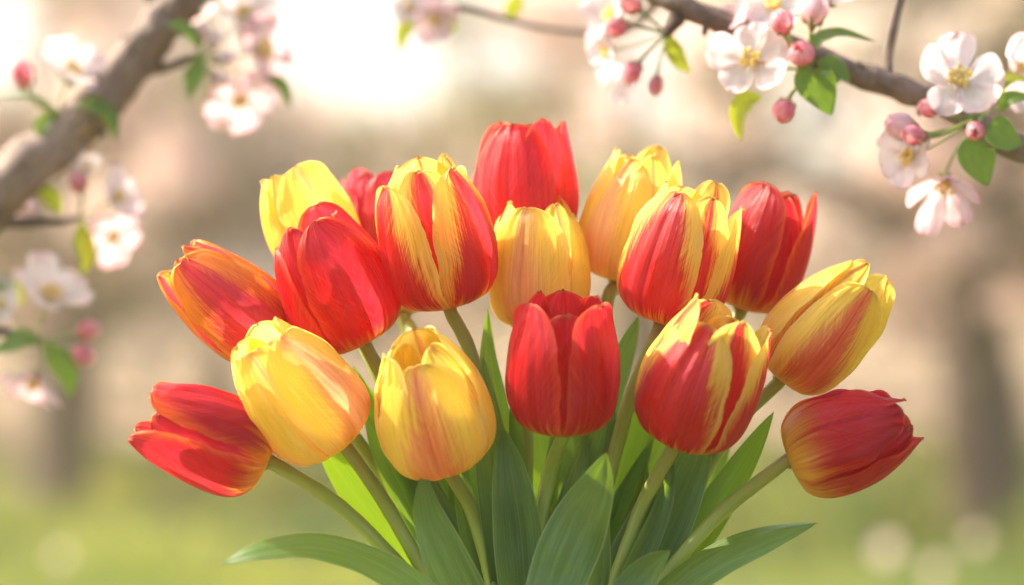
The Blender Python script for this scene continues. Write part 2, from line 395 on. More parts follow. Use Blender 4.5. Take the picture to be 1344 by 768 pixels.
# low hedge beyond the trees: one mass
hc = []
for k in range(130):
    x = rr.uniform(-24, 24); hc.append((x, rr.uniform(50, 54), rr.uniform(0.0, 1.5), rr.uniform(.5, .9)))
V, F, mi = clumps([c[:3] for c in hc], [c[3] for c in hc], 1.2, 0.14, 0.5, 77)
o = mesh_obj('hedge_foliage', V, F.tolist(), [M_FB, M_FL, M_FT], None, smooth=False, mi=mi); o['kind'] = 'stuff'; o['label'] = 'hazy undergrowth closing the far side of the orchard'

# leafy ground cover in patches between the trunks
uc = []
for k in range(170):
    y = rr.uniform(8.5, 15.0); x = rr.uniform(-1, 1) * (y + 1.3) * .24; r_ = rr.uniform(.10, .26)
    if any(abs(x / S(y) + 672 - q_) < 90 for q_ in (1300, 75)) and y < 12: continue
    uc.append((x, y, r_ * .5, r_))
V, F, mi = clumps([c[:3] for c in uc], [c[3] for c in uc], 1.0, 0.035, 0.9, 78)
s = NT('undergrowth_leaf'); n = s.noise(s.pos(), 0.9, 2.0)
mu = s.thin(s.mix(s.ss(n, 0.42, 0.6), (0.05, 0.10, 0.025), (0.26, 0.28, 0.05)), s.mix(s.ss(n, 0.42, 0.6), (0.10, 0.2, 0.03), (0.5, 0.5, 0.06)), 0.45, 0.5, 0.3)
o = mesh_obj('undergrowth', V, F.tolist(), mu, None, smooth=False); o['kind'] = 'stuff'; o['label'] = 'patches of low leafy ground cover between the apple trunks'

# ------------------------------------------------------------------ haze
hb = MB(); x0, x1, y0, y1, z0, z1 = -26, 26, -4, 56, -1.1, 7.6
cs = [(x0, y0, z0), (x1, y0, z0), (x1, y1, z0), (x0, y1, z0), (x0, y0, z1), (x1, y0, z1), (x1, y1, z1), (x0, y1, z1)]
s = NT('haze'); pv = s.n('ShaderNodeVolumePrincipled'); pv.inputs['Color'].default_value = (1.0, 0.88, 0.62, 1); pv.inputs['Density'].default_value = 0.0065
pv.inputs['Anisotropy'].default_value = 0.55; om = s.n('ShaderNodeOutputMaterial'); s.t.links.new(pv.outputs[0], om.inputs['Volume'])
HAZE = True
if HAZE:
    o = mesh_obj('haze', cs, [(0, 3, 2, 1), (4, 5, 6, 7), (0, 1, 5, 4), (1, 2, 6, 5), (2, 3, 7, 6), (3, 0, 4, 7)], s.m, smooth=False)
    o['kind'] = 'stuff'; o['label'] = 'warm sunlit haze between the orchard trees'

# ------------------------------------------------------------------ flowers in the grass
M_DW = simple_mat('meadow_petal', (0.80, 0.70, 0.66), (0.82, 0.6, 0.62), 30, 0.4, (0.8, 0.65, 0.62))
M_DY = simple_mat('meadow_flower_centre', (0.7, 0.5, 0.05), (0.8, 0.6, 0.1), 80)
M_DS = simple_mat('meadow_stalk', (0.1, 0.18, 0.03), (0.16, 0.24, 0.05), 60)
for (fx, fy, yy, rad, lab) in ((1163, 722, 5.2, .032, 'pink flower blurred in the grass under the lowest right tulip'),
                               (80, 730, 5.0, .022, 'pale flower blurred in the grass at the lower left corner'),
                               (1281, 708, 5.4, .024, 'cream flower blurred in the grass before the leaning trunk'),
                               (1228, 748, 4.9, .024, 'cream flower blurred at the bottom edge right of the pink one')):
    c = P(fx, fy, yy); t = root('meadow_flower', (c.x, c.y, 0), lab, 'flower', 'pale flowers in the grass')
    m = MB(); m.tube([(c.x, c.y, -.03), (c.x + .01, c.y, c.z * .5), (c.x, c.y, c.z)], [.005, .004, .004], 6); m.build('stalk', M_DS, t)
    m = MB()
    for k in range(12):
        a = k / 12 * 2 * math.pi; nn = Vector((-.5, -.7, .5)).normalized(); bx_ = Vector((0, 0, 1)).cross(nn).normalized(); by_ = nn.cross(bx_); d = (bx_ * math.cos(a) + by_ * math.sin(a) + nn * .25).normalized(); e = nn.cross(d).normalized()
        Gd = []; U_ = []
        for j in range(6):
            v = j / 5; ww = rad * .42 * math.sin(math.pi * min(.95, .15 + v * .8)); Gd.append([c + d * rad * v + e * ww * q - nn * (.06 * rad * (1 - q * q)) for q in (-1, -.5, 0, .5, 1)])
            U_.append([((q + 1) / 2, v) for q in (-1, -.5, 0, .5, 1)])
        m.grid(Gd, U_)
    m.build('petals', M_DW, t)
    m = MB(); m.ball(c + Vector((0, -.012, 0)), rad * .25, 0, 8, (1, .5, 1)); m.build('centre', M_DY, t)
#@@NEAR
# ================================================================== THE BOUQUET
BASE = P(692, 960, 0.035)                    # where the stems gather, in the mouth of the vase below the picture
# ------------------------------------------------------------------ table and vase (below the frame)
TZ = BASE.z - 0.20
t = root('garden_table', (BASE.x, BASE.y, 0), 'small round wooden garden table carrying the vase of tulips', 'table')
M_WOOD = simple_mat('table_wood', (0.26, 0.17, 0.10), (0.36, 0.26, 0.17), 25, bump=0.001)
def lathe(m, c, prof, n=32, mi=0):
    G = [[Vector((c[0] + r_ * math.cos(2 * math.pi * i / n), c[1] + r_ * math.sin(2 * math.pi * i / n), z_)) for i in range(n)] for r_, z_ in prof]
    m.grid(G, [[(i / n, j / len(prof)) for i in range(n)] for j in range(len(prof))], mi, wrap=True)
m = MB(); lathe(m, BASE, [(0.001, TZ - .022), (0.205, TZ - .022), (0.21, TZ - .016), (0.21, TZ - .005), (0.205, TZ), (0.001, TZ)]); m.build('table_top', M_WOOD, t, smooth=False)
for a in (45, 165, 285):
    c_, s_ = math.cos(R(a)), math.sin(R(a)); m = MB()
    m.tube([(BASE.x + c_ * .12, BASE.y + s_ * .12, TZ - .022), (BASE.x + c_ * .20, BASE.y + s_ * .20, -.01)], [.014, .010], 10); m.build('leg', M_WOOD, t)
v = root('flower_vase', (BASE.x, BASE.y, TZ), 'cream ceramic vase holding the tulip bouquet', 'vase')
m = MB(); lathe(m, BASE, [(0.001, TZ + .001), (0.048, TZ + .001), (0.055, TZ + .01), (0.066, TZ + .07), (0.058, TZ + .14), (0.047, TZ + .17), (0.052, TZ + .19),
                          (0.049, TZ + .19), (0.044, TZ + .17), (0.055, TZ + .14), (0.062, TZ + .07), (0.05, TZ + .008), (0.001, TZ + .008)])
m.build('vase_body', simple_mat('cream_glaze', (0.62, 0.56, 0.46), (0.68, 0.62, 0.52), 12, rough=0.25), v)

# ------------------------------------------------------------------ tulip petals
RZ = [(0.07, 0.0), (0.30, 0.004), (0.60, 0.030), (0.81, 0.09), (0.945, 0.19), (1.0, 0.33), (1.0, 0.47), (0.965, 0.62), (0.90, 0.76), (0.80, 0.89), (0.67, 1.0)]
def prof(v, op):
    """radius and height of the cup at v; op opens (>0) or closes the top"""
    q = PROF[min(int(v * (len(PROF) - 1)), len(PROF) - 2)]; q2 = PROF[min(int(v * (len(PROF) - 1)) + 1, len(PROF) - 1)]
    f = v * (len(PROF) - 1) - int(v * (len(PROF) - 1)); r = q[0] + (q2[0] - q[0]) * f; z = q[1] + (q2[1] - q[1]) * f
    return r + (op - .04) * max(0, v - 0.38) ** 1.4 * 1.6, z
PROF = spline(RZ, 60)
# reparametrise by arc length
_p = np.array(PROF) * np.array([0.42, 1.0]); _d = np.r_[0, np.cumsum(np.linalg.norm(np.diff(_p, axis=0), axis=1))]; _d /= _d[-1]
PROF = [(float(np.interp(k / 80, _d, np.array(PROF)[:, 0])), float(np.interp(k / 80, _d, np.array(PROF)[:, 1]))) for k in range(81)]

def petal_grid(L, Rad, phase, op, inner, seed, hw=1.0, curl=0.05, tipb=0.0, lenf=1.0, skew=0.0, pointy=0.55, ruf=.04, nu=34, nv=50):
    g = random.Random(seed * 7.13); sdx = seed * 3.7
    rs = (0.87 if inner else 1.0) * g.uniform(.985, 1.015); G = []; UV = []
    w1 = g.uniform(0.006, 0.014); w2 = g.uniform(1.5, 3.0); ph = g.uniform(0, 6.28)
    nick = g.uniform(-.5, .5); tiph = g.uniform(-.05, .07)
    for j in range(nv + 1):
        t = j / nv; v = 1 - (1 - t) ** 1.5
        r0, z0 = prof(v, op)
        if v < .46: wv = .17 + .83 * math.sin(math.pi / 2 * (v / .46)) ** 0.9
        else:
            q = (v - .46) / .54; wv = max(0.0, 1 - q ** 2.5) ** pointy
        h = hw * wv * Rad * (0.96 if inner else 1.0)
        row = []; ur = []
        for i in range(nu + 1):
            u = i / nu * 2 - 1
            # the margin is slightly irregular
            hh = h * (1 + (.05 * noise.noise(Vector((v * 7 + sdx, u * .5 + (5 if u > 0 else 0), 1))) + .025 * noise.noise(Vector((v * 26 + sdx, 5 if u > 0 else 0, 1)))) * abs(u))
            rr_ = max(r0 * Rad, .16 * Rad)
            th = max(-1.12, min(1.12, hh * u / max(rr_, .50 * Rad * (1 if v > .4 else 0.3)))) if v > .02 else u * 1.0
            r = r0 * Rad * rs
            au = abs(u)
            r += Rad * curl * au ** 2.5 * (1 - v ** 7) * math.sin(math.pi * min(1, v * .9 + .05)) * (1 if u > 0 else .6 + skew)
            # flatter across the top: real petals cup less than the egg they sit on
            r += Rad * (.075 if inner else .10) * (1 - au * au) * math.sin(math.pi * min(1, v * 1.05)) - Rad * .03 * v; r += Rad * .05 * (th ** 2) * v
            r += Rad * tipb * max(0, v - .5) ** 2 * 4
            r -= Rad * .030 * math.exp(-(u / .07) ** 2) * math.sin(math.pi * min(1, v * 1.02)) ** .6     # groove over the midrib
            r += Rad * .016 * math.exp(-((au - .2) / .13) ** 2) * v
            r += Rad * .035 * noise.noise(Vector((u * 1.6 + sdx, v * 2.6, sdx)))
            r += Rad * .022 * noise.noise(Vector((u * 4.5 + sdx, v * 5.0, 9 + sdx))) * (.3 + v)
            cr = v * 5 - au * 4 + sdx; r += Rad * .020 * (abs(noise.noise(Vector((cr, u * .6 + sdx, 2.0)))) - .15) * (.3 + au) * min(1, v * 2)
            r += Rad * w1 * 2.4 * noise.noise(Vector((u * 7 + sdx, v * 2.0, 4 + sdx)))
            r += Rad * ruf * math.sin(v * 17 * w2 / 2 + ph + (2 if u > 0 else 0)) * au ** 5 * v
            z = z0 * L * lenf
            z += L * .02 * noise.noise(Vector((u * 3 + sdx, 2.2, sdx))) * v ** 4
            z -= L * .018 * math.exp(-((u - nick * .2) / .10) ** 2) * max(0, v - .93) * 5 * (1 if int(seed) % 3 == 0 else -.9)
            r -= Rad * tiph * max(0, v - .88) * 8 * (1 - au)      # tip hooks inward
            a_ = th + phase + skew * .25 * v
            row.append((r * math.sin(a_), -r * math.cos(a_), z)); ur.append(((u + 1) / 2, v))
        G.append(row); UV.append(ur)
    return G, UV

RED = ((0.60, 0.012, 0.016), (0.50, 0.010, 0.035)); YEL = (0.86, 0.56, 0.035)
def M(name, **k): return petal_mat(name, **k)
MATS = {
 'red':     M('red_petal', flame_c=(0.72, 0.008, 0.006), inner_c=(0.60, 0.006, 0.013), margin_c=(0.80, 0.07, 0.012), base_c=(0.80, 0.45, 0.03), base_h=.12, edge_c=(0.85, .13, .04), edge=.4),
 'scarlet': M('scarlet_petal', flame_c=(0.78, 0.020, 0.012), inner_c=(0.66, 0.016, 0.030), margin_c=(0.86, 0.10, 0.02), base_c=(0.8, 0.3, 0.03), base_h=.08, edge_c=(0.9, .2, .06), edge=.5),
 'crimson': M('crimson_petal', flame_c=(0.68, 0.008, 0.010), inner_c=(0.56, 0.008, 0.020), margin_c=(0.66, 0.03, 0.012), base_c=(0.84, 0.52, 0.05), base_h=.20, edge_c=(0.7, .06, .03), edge=.4),
 'crimson_yellow_base': M('crimson_yellow_base_petal', flame_c=(0.62, 0.007, 0.010), inner_c=(0.56, 0.010, 0.022), margin_c=(0.84, 0.13, 0.012), base_c=(0.86, 0.52, 0.035), base_h=.15, edge_c=(0.9, .25, .04), edge=.5),
 'orange':  M('orange_petal', flame_c=(0.62, 0.035, 0.03), inner_c=(0.58, 0.04, 0.06), margin_c=(0.84, 0.33, 0.03), base_c=(0.75, 0.12, 0.02), base_h=.10, edge_c=(0.9, .55, .1), edge=.6),
 'yellow':  M('yellow_petal', flame_c=(0.82, 0.36, 0.20), inner_c=(0.86, 0.54, 0.24), margin_c=(0.90, 0.72, 0.11), low_c=(0.90, 0.71, 0.17), base_c=(0.88, 0.62, 0.08), base_h=.12, edge_c=(0.92, .78, .25), edge=.45),
 'yellow_blush': M('yellow_blush_petal', flame_c=(0.80, 0.20, 0.09), inner_c=(0.84, 0.36, 0.16), margin_c=(0.90, 0.72, 0.11), low_c=(0.90, 0.68, 0.14), base_c=(0.88, 0.62, 0.08), base_h=.12, edge_c=(0.92, .80, .3), edge=.45),
 'yellow_flame': M('yellow_flame_petal', flame_c=(0.66, 0.10, 0.05), inner_c=(0.74, 0.19, 0.08), margin_c=(0.90, 0.71, 0.10), low_c=(0.89, 0.64, 0.12), base_c=(0.86, 0.56, 0.06), base_h=.14, edge_c=(0.92, .76, .22), edge=.45),
 'flamed':  M('flamed_petal', flame_c=(0.66, 0.016, 0.010), inner_c=(0.58, 0.016, 0.026), margin_c=(0.90, 0.70, 0.12), base_c=(0.87, 0.56, 0.05), base_h=.11, edge_c=(0.90, .68, .16), edge=.6),
 'pink':    M('pink_petal', flame_c=(0.66, 0.045, 0.06), inner_c=(0.66, 0.07, 0.10), margin_c=(0.72, 0.10, 0.08), base_c=(0.8, 0.4, 0.1), base_h=.1, edge_c=(0.8, .2, .12)),
}
M_STEM = stem_mat()
M_LEAF = leaf_mat('tulip_leaf', (0.09, 0.17, 0.045), (0.32, 0.52, 0.03), 0.38, rough=.34, light=(0.20, 0.30, 0.11))
M_LEAF_B = leaf_mat('bright_tulip_leaf', (0.09, 0.17, 0.04), (0.36, 0.58, 0.02), 0.45, light=(0.13, 0.22, 0.06))
M_PISTIL = simple_mat('pistil', (0.35, 0.38, 0.10), (0.45, 0.45, 0.15), 60)

def tulip(sid, base, tip, width, y, mat, phase, tilt, op, label, flames=(2, 2), stem=None, blush=0.6, over=None, hook=0.0, hide=0):
    """base, tip: photo pixels of the head's ends; tilt: degrees the axis leans towards the viewer"""
    b = P(base[0], base[1], y); e = P(tip[0], tip[1], y); ax = (e - b); Lp = ax.length; ax.normalize()
    axis = (ax * math.cos(R(tilt)) + Vector((0, -1, 0)) * math.sin(R(tilt))).normalized()
    Rad = width * S(y) / 2 * .94; L = 1.03 * max(Lp / math.cos(R(tilt)) - (0.55 * Rad * math.tan(R(tilt))), Lp * .9)
    front = (Vector((0, -1, 0)) - axis * axis.dot(Vector((0, -1, 0)))).normalized(); right = axis.cross(front) * -1
    if right.dot(Vector((ax.z, 0, -ax.x))) < 0: right = -right
    t = root('tulip', (BASE.x, BASE.y, TZ + .02), label, 'tulip', 'tulips of the bouquet')
    def W(p): return b + right * p[0] + front * (-p[1]) + axis * p[2]
    # front: local -y is towards the viewer
    for k in range(6):
        inner = k % 2 == 1
        ov = (over or {}).get(k, {})
        pk = R(phase + 60 * k + ov.get('turn', 0)); g = random.Random(sid * 31 + k)
        kw = dict(hw=g.uniform(.93, 1.04) if not inner else g.uniform(.84, .94), curl=g.uniform(-.02, .13), tipb=g.uniform(-.13, .12), lenf=g.uniform(.90, 1.0) if not inner else g.uniform(.93, 1.04), skew=g.uniform(-.25, .25), pointy=g.uniform(.38, .54), ruf=g.uniform(.02, .075))
        kw.update({a_: b_ for a_, b_ in ov.items() if a_ not in ('turn', 'flame', 'op')})
        G, UV = petal_grid(L, Rad, pk, op + ov.get('op', 0) - (.05 if inner else 0), inner, sid * 10 + k, **kw)
        m = MB(); m.grid([[W(p) for p in row] for row in G], UV)
        o = m.build('petal', MATS[mat], t); o['seed'] = sid * 3.1 + k * 1.7
        o['flame'] = float(ov.get('flame', flames[1] if inner else flames[0]))
    # pistil and receptacle
    m = MB(); m.tube([W((0, 0, -.012 * L)), W((0, 0, .02 * L)), W((0, 0, .25 * L)), W((0, 0, .3 * L))], [Rad * .115, Rad * .13, Rad * .12, Rad * .16], 10); m.build('pistil', M_PISTIL, t)
    # stem from the head down into the vase
    g = random.Random(sid); end = Vector((BASE.x + (b.x - BASE.x) * .11 + g.uniform(-.008, .008), BASE.y + g.uniform(-.022, .022), TZ + .02))
    mouth = Vector((BASE.x + (b.x - BASE.x) * .10, BASE.y + (y - .03) * .25 + g.uniform(-.008, .008), BASE.z + .012))
    pts = [(W((0, 0, .01 * L)), .0046), (W((0, 0, -.06 * L)), .0037)]
    for q in (stem or []): pts.append((P(q[0], q[1], y * .6 + .4 * .03 + (q[2] if len(q) > 2 else 0)), .0039))
    pts.append((mouth, .0039)); pts.append((end, .0046))
    q = spline([tuple(p_) + (r_,) for p_, r_ in pts], 8 * len(pts)); q = q[::-1]
    m = MB(); m.tube([p_[:3] for p_ in q], [p_[3] for p_ in q], 14, knob=.12, sd_=sid)
    o = m.build('stem', M_STEM, t); o['seed'] = sid * 2.3; o['blush'] = blush
    return t

F_, Mi, Bk, Re = -0.022, 0.024, 0.062, 0.10
T = {}
T[1] = tulip(1, (352, 606), (196, 538), 132, F_, 'crimson_yellow_base', 62, 8, -.06, 'red tulip with yellow base leaning far left, lowest on the left side', (2.0, 2.0), [(430, 652), (500, 716), (570, 800)], .5,
             {0: dict(flame=1.25, lenf=1.03, tipb=.02), 5: dict(lenf=.93), 4: dict(op=.12, lenf=1.04, flame=1.6)})
T[2] = tulip(2, (448, 580), (330, 436), 152, F_ + .004, 'yellow', 42, 18, -.06, 'yellow tulip flushed orange leaning left, just right of the lowest left red one', (.28, .12), [(505, 660), (548, 735), (590, 810)], 1.0,
             {0: dict(flame=.5)})
T[3] = tulip(3, (370, 456), (230, 336), 122, Mi, 'orange', 5, 6, -.16, 'orange tulip with crimson flush leaning left, farthest left of the upper row', (.62, .5), [(440, 540), (540, 680), (610, 790)], .5, over={4: dict(op=.08, tipb=.08), 1: dict(op=.08)})
T[4] = tulip(4, (478, 450), (398, 292), 146, Mi - .012, 'red', 28, 10, .10, 'deep red tulip below the small yellow one, leaning slightly left', (2.0, 2.0), [(520, 530), (585, 670), (630, 790)], .5,
             {0: dict(flame=2), 2: dict(lenf=1.05)})
T[5] = tulip(5, (436, 352), (376, 222), 120, Bk, 'yellow', 22, 8, .10, 'small pure yellow tulip half hidden behind the deep red one', (.02, .02), [(500, 500), (580, 660), (640, 800)], .3)
T[6] = tulip(6, (590, 400), (549, 212), 150, Mi - .010, 'flamed', 60, 14, .10, 'yellow tulip with red flames up both sides, left of the topmost red one', (.85, .62), [(620, 470), (655, 600), (672, 760)], .5,
             {0: dict(flame=.74, hw=1.04), 4: dict(flame=.72, hw=1.0), 5: dict(flame=.7), 1: dict(flame=.2), 3: dict(flame=.1), 2: dict(flame=.1)})
T[7] = tulip(7, (690, 338), (685, 160), 134, Bk, 'scarlet', -18, 4, .12, 'coral red tulip standing upright, topmost of the bouquet', (2, 2), [(692, 450), (690, 600), (690, 780)], .3,
             {2: dict(op=.06, tipb=.1), 5: dict(lenf=.95), 1: dict(lenf=1.0), 0: dict(lenf=.97)})
T[8] = tulip(8, (706, 432), (708, 266), 132, Mi + .012, 'yellow', -22, 6, .10, 'yellow tulip with peach flush directly above the central red one', (.34, .1), [(690, 560), (684, 680), (684, 800)], .2,
             {3: dict(lenf=1.05, op=.05)})
T[9] = tulip(9, (737, 566), (740, 388), 146, F_, 'red', 60, 13, .12, 'glossy red tulip upright at the front centre of the bouquet', (2, 2), [(722, 620), (706, 700), (696, 790)], .1,
             {0: dict(tipb=.06, curl=.12, hw=.98, lenf=1.0), 4: dict(tipb=.06, curl=.12, hw=.98, lenf=1.0), 5: dict(hw=.95, lenf=.93, pointy=.42, op=.08)})
T[10] = tulip(10, (588, 612), (540, 440), 156, F_ - .004, 'yellow_blush', -8, 20, -.04, 'bright yellow tulip with one orange flame on its front petal', (.02, .02), [(618, 668), (640, 740), (655, 810)], 1.0,
             {0: dict(flame=.30, lenf=.90, pointy=.42, tipb=-.06, hw=1.10), 5: dict(lenf=.98, tipb=.05), 1: dict(lenf=.97), 2: dict(lenf=1.04)})
T[11] = tulip(11, (808, 368), (846, 196), 122, Bk - .004, 'yellow', -35, 6, .0, 'soft yellow tulip at the top, right of the coral red one', (.22, .05), [(796, 400), (770, 560), (730, 760)], .2, {2: dict(op=.10, tipb=.15), 1: dict(lenf=.96, op=.05), 0: dict(flame=.3)})
T[12] = tulip(12, (868, 422), (918, 240), 142, Mi - .012, 'flamed', -34, 10, .08, 'yellow-edged tulip with a broad pinkish red petal, right of the upper yellow pair', (.95, .5), [(828, 520), (795, 640), (755, 780)], .7,
              {0: dict(flame=.95), 1: dict(flame=.45, op=.05), 2: dict(flame=.6, op=.14, tipb=.1), 5: dict(flame=.1), 4: dict(flame=.1), 3: dict(flame=.1)})
T[13] = tulip(13, (972, 405), (1024, 246), 122, Bk, 'crimson_yellow_base', -38, 6, .02, 'red tulip at upper right behind the broad-petalled striped one', (2, 2), [(900, 540), (840, 670), (780, 800)], .3, over={2: dict(op=.16, lenf=1.03), 4: dict(op=.06, tipb=.1)})
T[14] = tulip(14, (888, 577), (954, 402), 156, F_, 'flamed', -26, 20, -.02, 'red tulip with yellow margins at the front, between the central red and right yellow ones', (1.0, .75), [(845, 660), (815, 740), (785, 820)], 1.0,
              {0: dict(flame=1.0, lenf=.93), 1: dict(flame=.75), 2: dict(flame=.95, op=.10, tipb=.12), 5: dict(flame=.5, lenf=1.04, tipb=.15), 4: dict(flame=.6), 3: dict(flame=.6)})
T[15] = tulip(15, (1024, 498), (1140, 356), 132, Mi - .008, 'yellow_flame', 18, 8, -.10, 'yellow tulip with a red flame leaning right, uppermost of the two at the right end', (.3, .1), [(960, 565), (890, 680), (810, 800)], .4,
              {0: dict(flame=.45, tipb=.03), 4: dict(flame=.22), 2: dict(op=.30, flame=.03, lenf=1.02), 3: dict(op=.12, flame=.03), 1: dict(flame=.03)})
T[16] = tulip(16, (1036, 606), (1190, 545), 132, F_, 'crimson', -28, 8, -.10, 'dark red tulip leaning far right, lowest on the right side', (2, 2), [(950, 670), (890, 735), (835, 810)], .9,
              {2: dict(op=.07, lenf=1.04), 0: dict(lenf=.97)})
T[17] = tulip(17, (505, 352), (489, 224), 104, Re, 'pink', 40, 5, .10, 'pale pink tulip mostly hidden between the small yellow and flamed ones', (2, 2), [(560, 500), (620, 660), (650, 800)], .2)
T[18] = tulip(18, (530, 412), (512, 268), 104, Re, 'yellow', 20, 4, .08, 'yellow tulip showing only its base between the deep red and flamed ones', (.05, .05), [(548, 450), (600, 600), (650, 780)], .2)

# ------------------------------------------------------------------ tulip leaves
def leaf_grid(pts, width, face, fold=.25, curve=0.0, n=34, nu=10, seed=0, base_w=.45, peak=.45, wave=.02):
    """pts base -> tip (world points), face: list of normals hinted along the leaf"""
    q = spline([tuple(p) for p in pts], n); fn = spline([tuple(f) for f in face], n); G = []; UV = []
    for j in range(n + 1):
        v = j / n; p = Vector(q[j]); tg = Vector(q[min(j + 1, n)] - q[max(j - 1, 0)]).normalized()
        N_ = Vector(fn[j]); N_ = (N_ - tg * N_.dot(tg)).normalized(); B = tg.cross(N_)
        if v < peak: wv = base_w + (1 - base_w) * math.sin(math.pi / 2 * v / peak)
        else: wv = max(0, 1 - ((v - peak) / (1 - peak)) ** 1.75) ** .88
        row = []; ur = []
        for i in range(nu + 1):
            u = i / nu * 2 - 1; au = abs(u)
            wu = width / 2 * wv * u; lift = width / 2 * wv * (fold * au ** 1.4 + curve * u * u)
            lift += width * wave * math.sin(v * 13 + seed * 2 + (1.6 if u > 0 else 0)) * au ** 2 * wv
            lift += width * .03 * noise.noise(Vector((u * 2 + seed, v * 5, seed)))
            row.append(p + B * wu + N_ * lift); ur.append(((u + 1) / 2, v))
        G.append(row); UV.append(ur)
    return G, UV
def tleaf(owner, pts, width, faces, y, mat=None, seed=0, **k):
    """pts: photo pixels tip -> foot with an optional depth offset"""
    W_ = [P(p[0], p[1], y + (p[2] if len(p) > 2 else 0)) for p in pts][::-1]
    foot = Vector((BASE.x + (W_[0].x - BASE.x) * .35, BASE.y + (W_[0].y - BASE.y) * .4, BASE.z + .02))
    W_ = [foot] + W_
    G, UV = leaf_grid(W_, width * S(y) * (.80 if y > -.01 else .9), faces, seed=seed, **dict(dict(wave=.035), **k))
    m = MB(); m.grid(G, UV); o = m.build('leaf', mat or M_LEAF, T[owner]); o['seed'] = seed * 2.9
    return o
C = Vector((0, -1, 0))
def fc(x, z, yy=-1.0): return Vector((x, yy, z))
# front leaves
tleaf(1, [(287, 741, -.02), (345, 722, -.015), (415, 716, 0), (490, 738, .01), (560, 785, .01), (620, 850, .01)], 62, [fc(-.1, .9, -.8), fc(-.1, .9, -.8), fc(.0, .9, -.6)], -.065, seed=1, fold=.2, curve=-.25, peak=.6, wave=.015)
tleaf(16, [(1073, 686, -.01), (1010, 702), (945, 728), (885, 770), (820, 835)], 62, [fc(-.5, .6), fc(-.3, .8), fc(-.3, .9, -.7)], -.02, seed=2, fold=-.35, peak=.6)
tleaf(10, [(556, 616, -.005), (562, 670), (585, 730), (620, 800), (655, 870)], 70, [fc(.1, .1), fc(-.15, .1), fc(-.25, .2)], -.045, seed=3, fold=.22, peak=.5)
tleaf(9, [(796, 594, -.02), (783, 640, -.01), (760, 690), (735, 750), (712, 830)], 90, [fc(.2, .0), fc(-.1, .15), fc(-.25, .2)], -.055, seed=4, fold=.15, curve=-.15, peak=.5)
tleaf(14, [(880, 722, -.01), (850, 750), (815, 800), (780, 860)], 62, [fc(.2, 0), fc(-.1, .2), fc(-.2, .3)], -.045, seed=5, fold=.2, peak=.5)
tleaf(9, [(795, 640), (788, 690), (780, 760), (760, 850)], 44, [fc(.9, 0), fc(.8, .1), fc(.6, .2)], -.035, seed=6, fold=.3)
# middle ring
tleaf(2, [(404, 545), (440, 610), (485, 670), (530, 730), (590, 810), (635, 870)], 84, [fc(.5, .35), fc(.5, .35), fc(.4, .3)], .012, M_LEAF_B, seed=7, fold=.3, peak=.5)
tleaf(3, [(462, 478), (500, 560), (540, 640), (580, 720), (625, 800)], 66, [fc(.75, .3), fc(.6, .3), fc(.5, .3)], .03, M_LEAF_B, seed=8, fold=.35, peak=.5)
tleaf(4, [(478, 540, 0), (510, 590), (560, 670), (600, 750), (640, 830)], 92, [fc(-.3, .2), fc(-.2, .1), fc(0, .1)], .020, seed=9, fold=.25, peak=.5)
tleaf(6, [(640, 404), (640, 470), (650, 540), (662, 640), (675, 760), (684, 850)], 56, [fc(.6, 0), fc(.4, .0), fc(.3, .1)], .030, seed=10, fold=.25)
tleaf(6, [(634, 466, 0), (640, 540), (650, 620), (662, 700), (672, 800)], 70, [fc(-.2, 0), fc(-.1, .1), fc(-.1, .1)], -.006, seed=11, fold=.2)
tleaf(8, [(660, 560), (668, 620), (678, 700), (685, 800)], 74, [fc(.3, 0), fc(.2, .1), fc(.1, .1)], -.012, seed=12, fold=.22)
tleaf(7, [(730, 470), (745, 560), (742, 640), (725, 740), (706, 840)], 92, [fc(-.3, 0), fc(-.1, .0), fc(0, .1)], .03, seed=13, fold=.2)
tleaf(8, [(800, 500), (790, 570), (770, 650), (745, 740), (720, 840)], 92, [fc(.2, 0), fc(-.2, .1), fc(-.2, .1)], .022, seed=14, fold=.25)
tleaf(12, [(838, 414), (826, 450), (805, 510), (785, 590), (760, 700), (730, 820)], 58, [fc(-.6, .2), fc(-.5, .2), fc(-.3, .2)], .034, seed=15, fold=.3)
tleaf(12, [(852, 440), (842, 520), (830, 580), (800, 680), (765, 790)], 84, [fc(-.2, .2), fc(-.3, .2), fc(-.2, .2)], .028, M_LEAF_B, seed=16, fold=.3)
tleaf(14, [(930, 520), (915, 580), (885, 650), (850, 720), (800, 810), (760, 870)], 108, [fc(.1, .1), fc(-.1, .1), fc(-.2, .2)], .006, seed=17, fold=.18, peak=.5)
tleaf(13, [(905, 480), (890, 560), (850, 640), (810, 720), (760, 830)], 100, [fc(.3, .1), fc(.3, .1), fc(.1, .2)], .030, seed=18, fold=.25)
tleaf(15, [(1016, 540), (985, 595), (945, 660), (900, 730), (850, 800), (800, 860)], 66, [fc(-.4, .3), fc(-.4, .3), fc(-.3, .3)], .010, M_LEAF_B, seed=19, fold=.35, peak=.55)
tleaf(5, [(520, 470), (560, 570), (600, 670), (640, 780)], 90, [fc(.1, .1), fc(.1, .1), fc(0, .1)], .055, seed=20, fold=.25)
tleaf(17, [(600, 500), (612, 590), (630, 680), (655, 790)], 96, [fc(-.2, .1), fc(-.1, .1), fc(0, .1)], .045, seed=21, fold=.25)
tleaf(11, [(690, 480), (700, 580), (700, 700), (695, 820)], 96, [fc(.2, .1), fc(.1, .1), fc(0, .1)], .055, seed=22, fold=.2)
tleaf(13, [(960, 560), (930, 620), (890, 690), (830, 790)], 70, [fc(.5, .2), fc(.3, .2), fc(.1, .2)], .045, seed=23, fold=.3)
tleaf(3, [(560, 620), (585, 700), (620, 780), (655, 850)], 90, [fc(.1, .1), fc(.1, .1), fc(0, .1)], .012, seed=24, fold=.2)

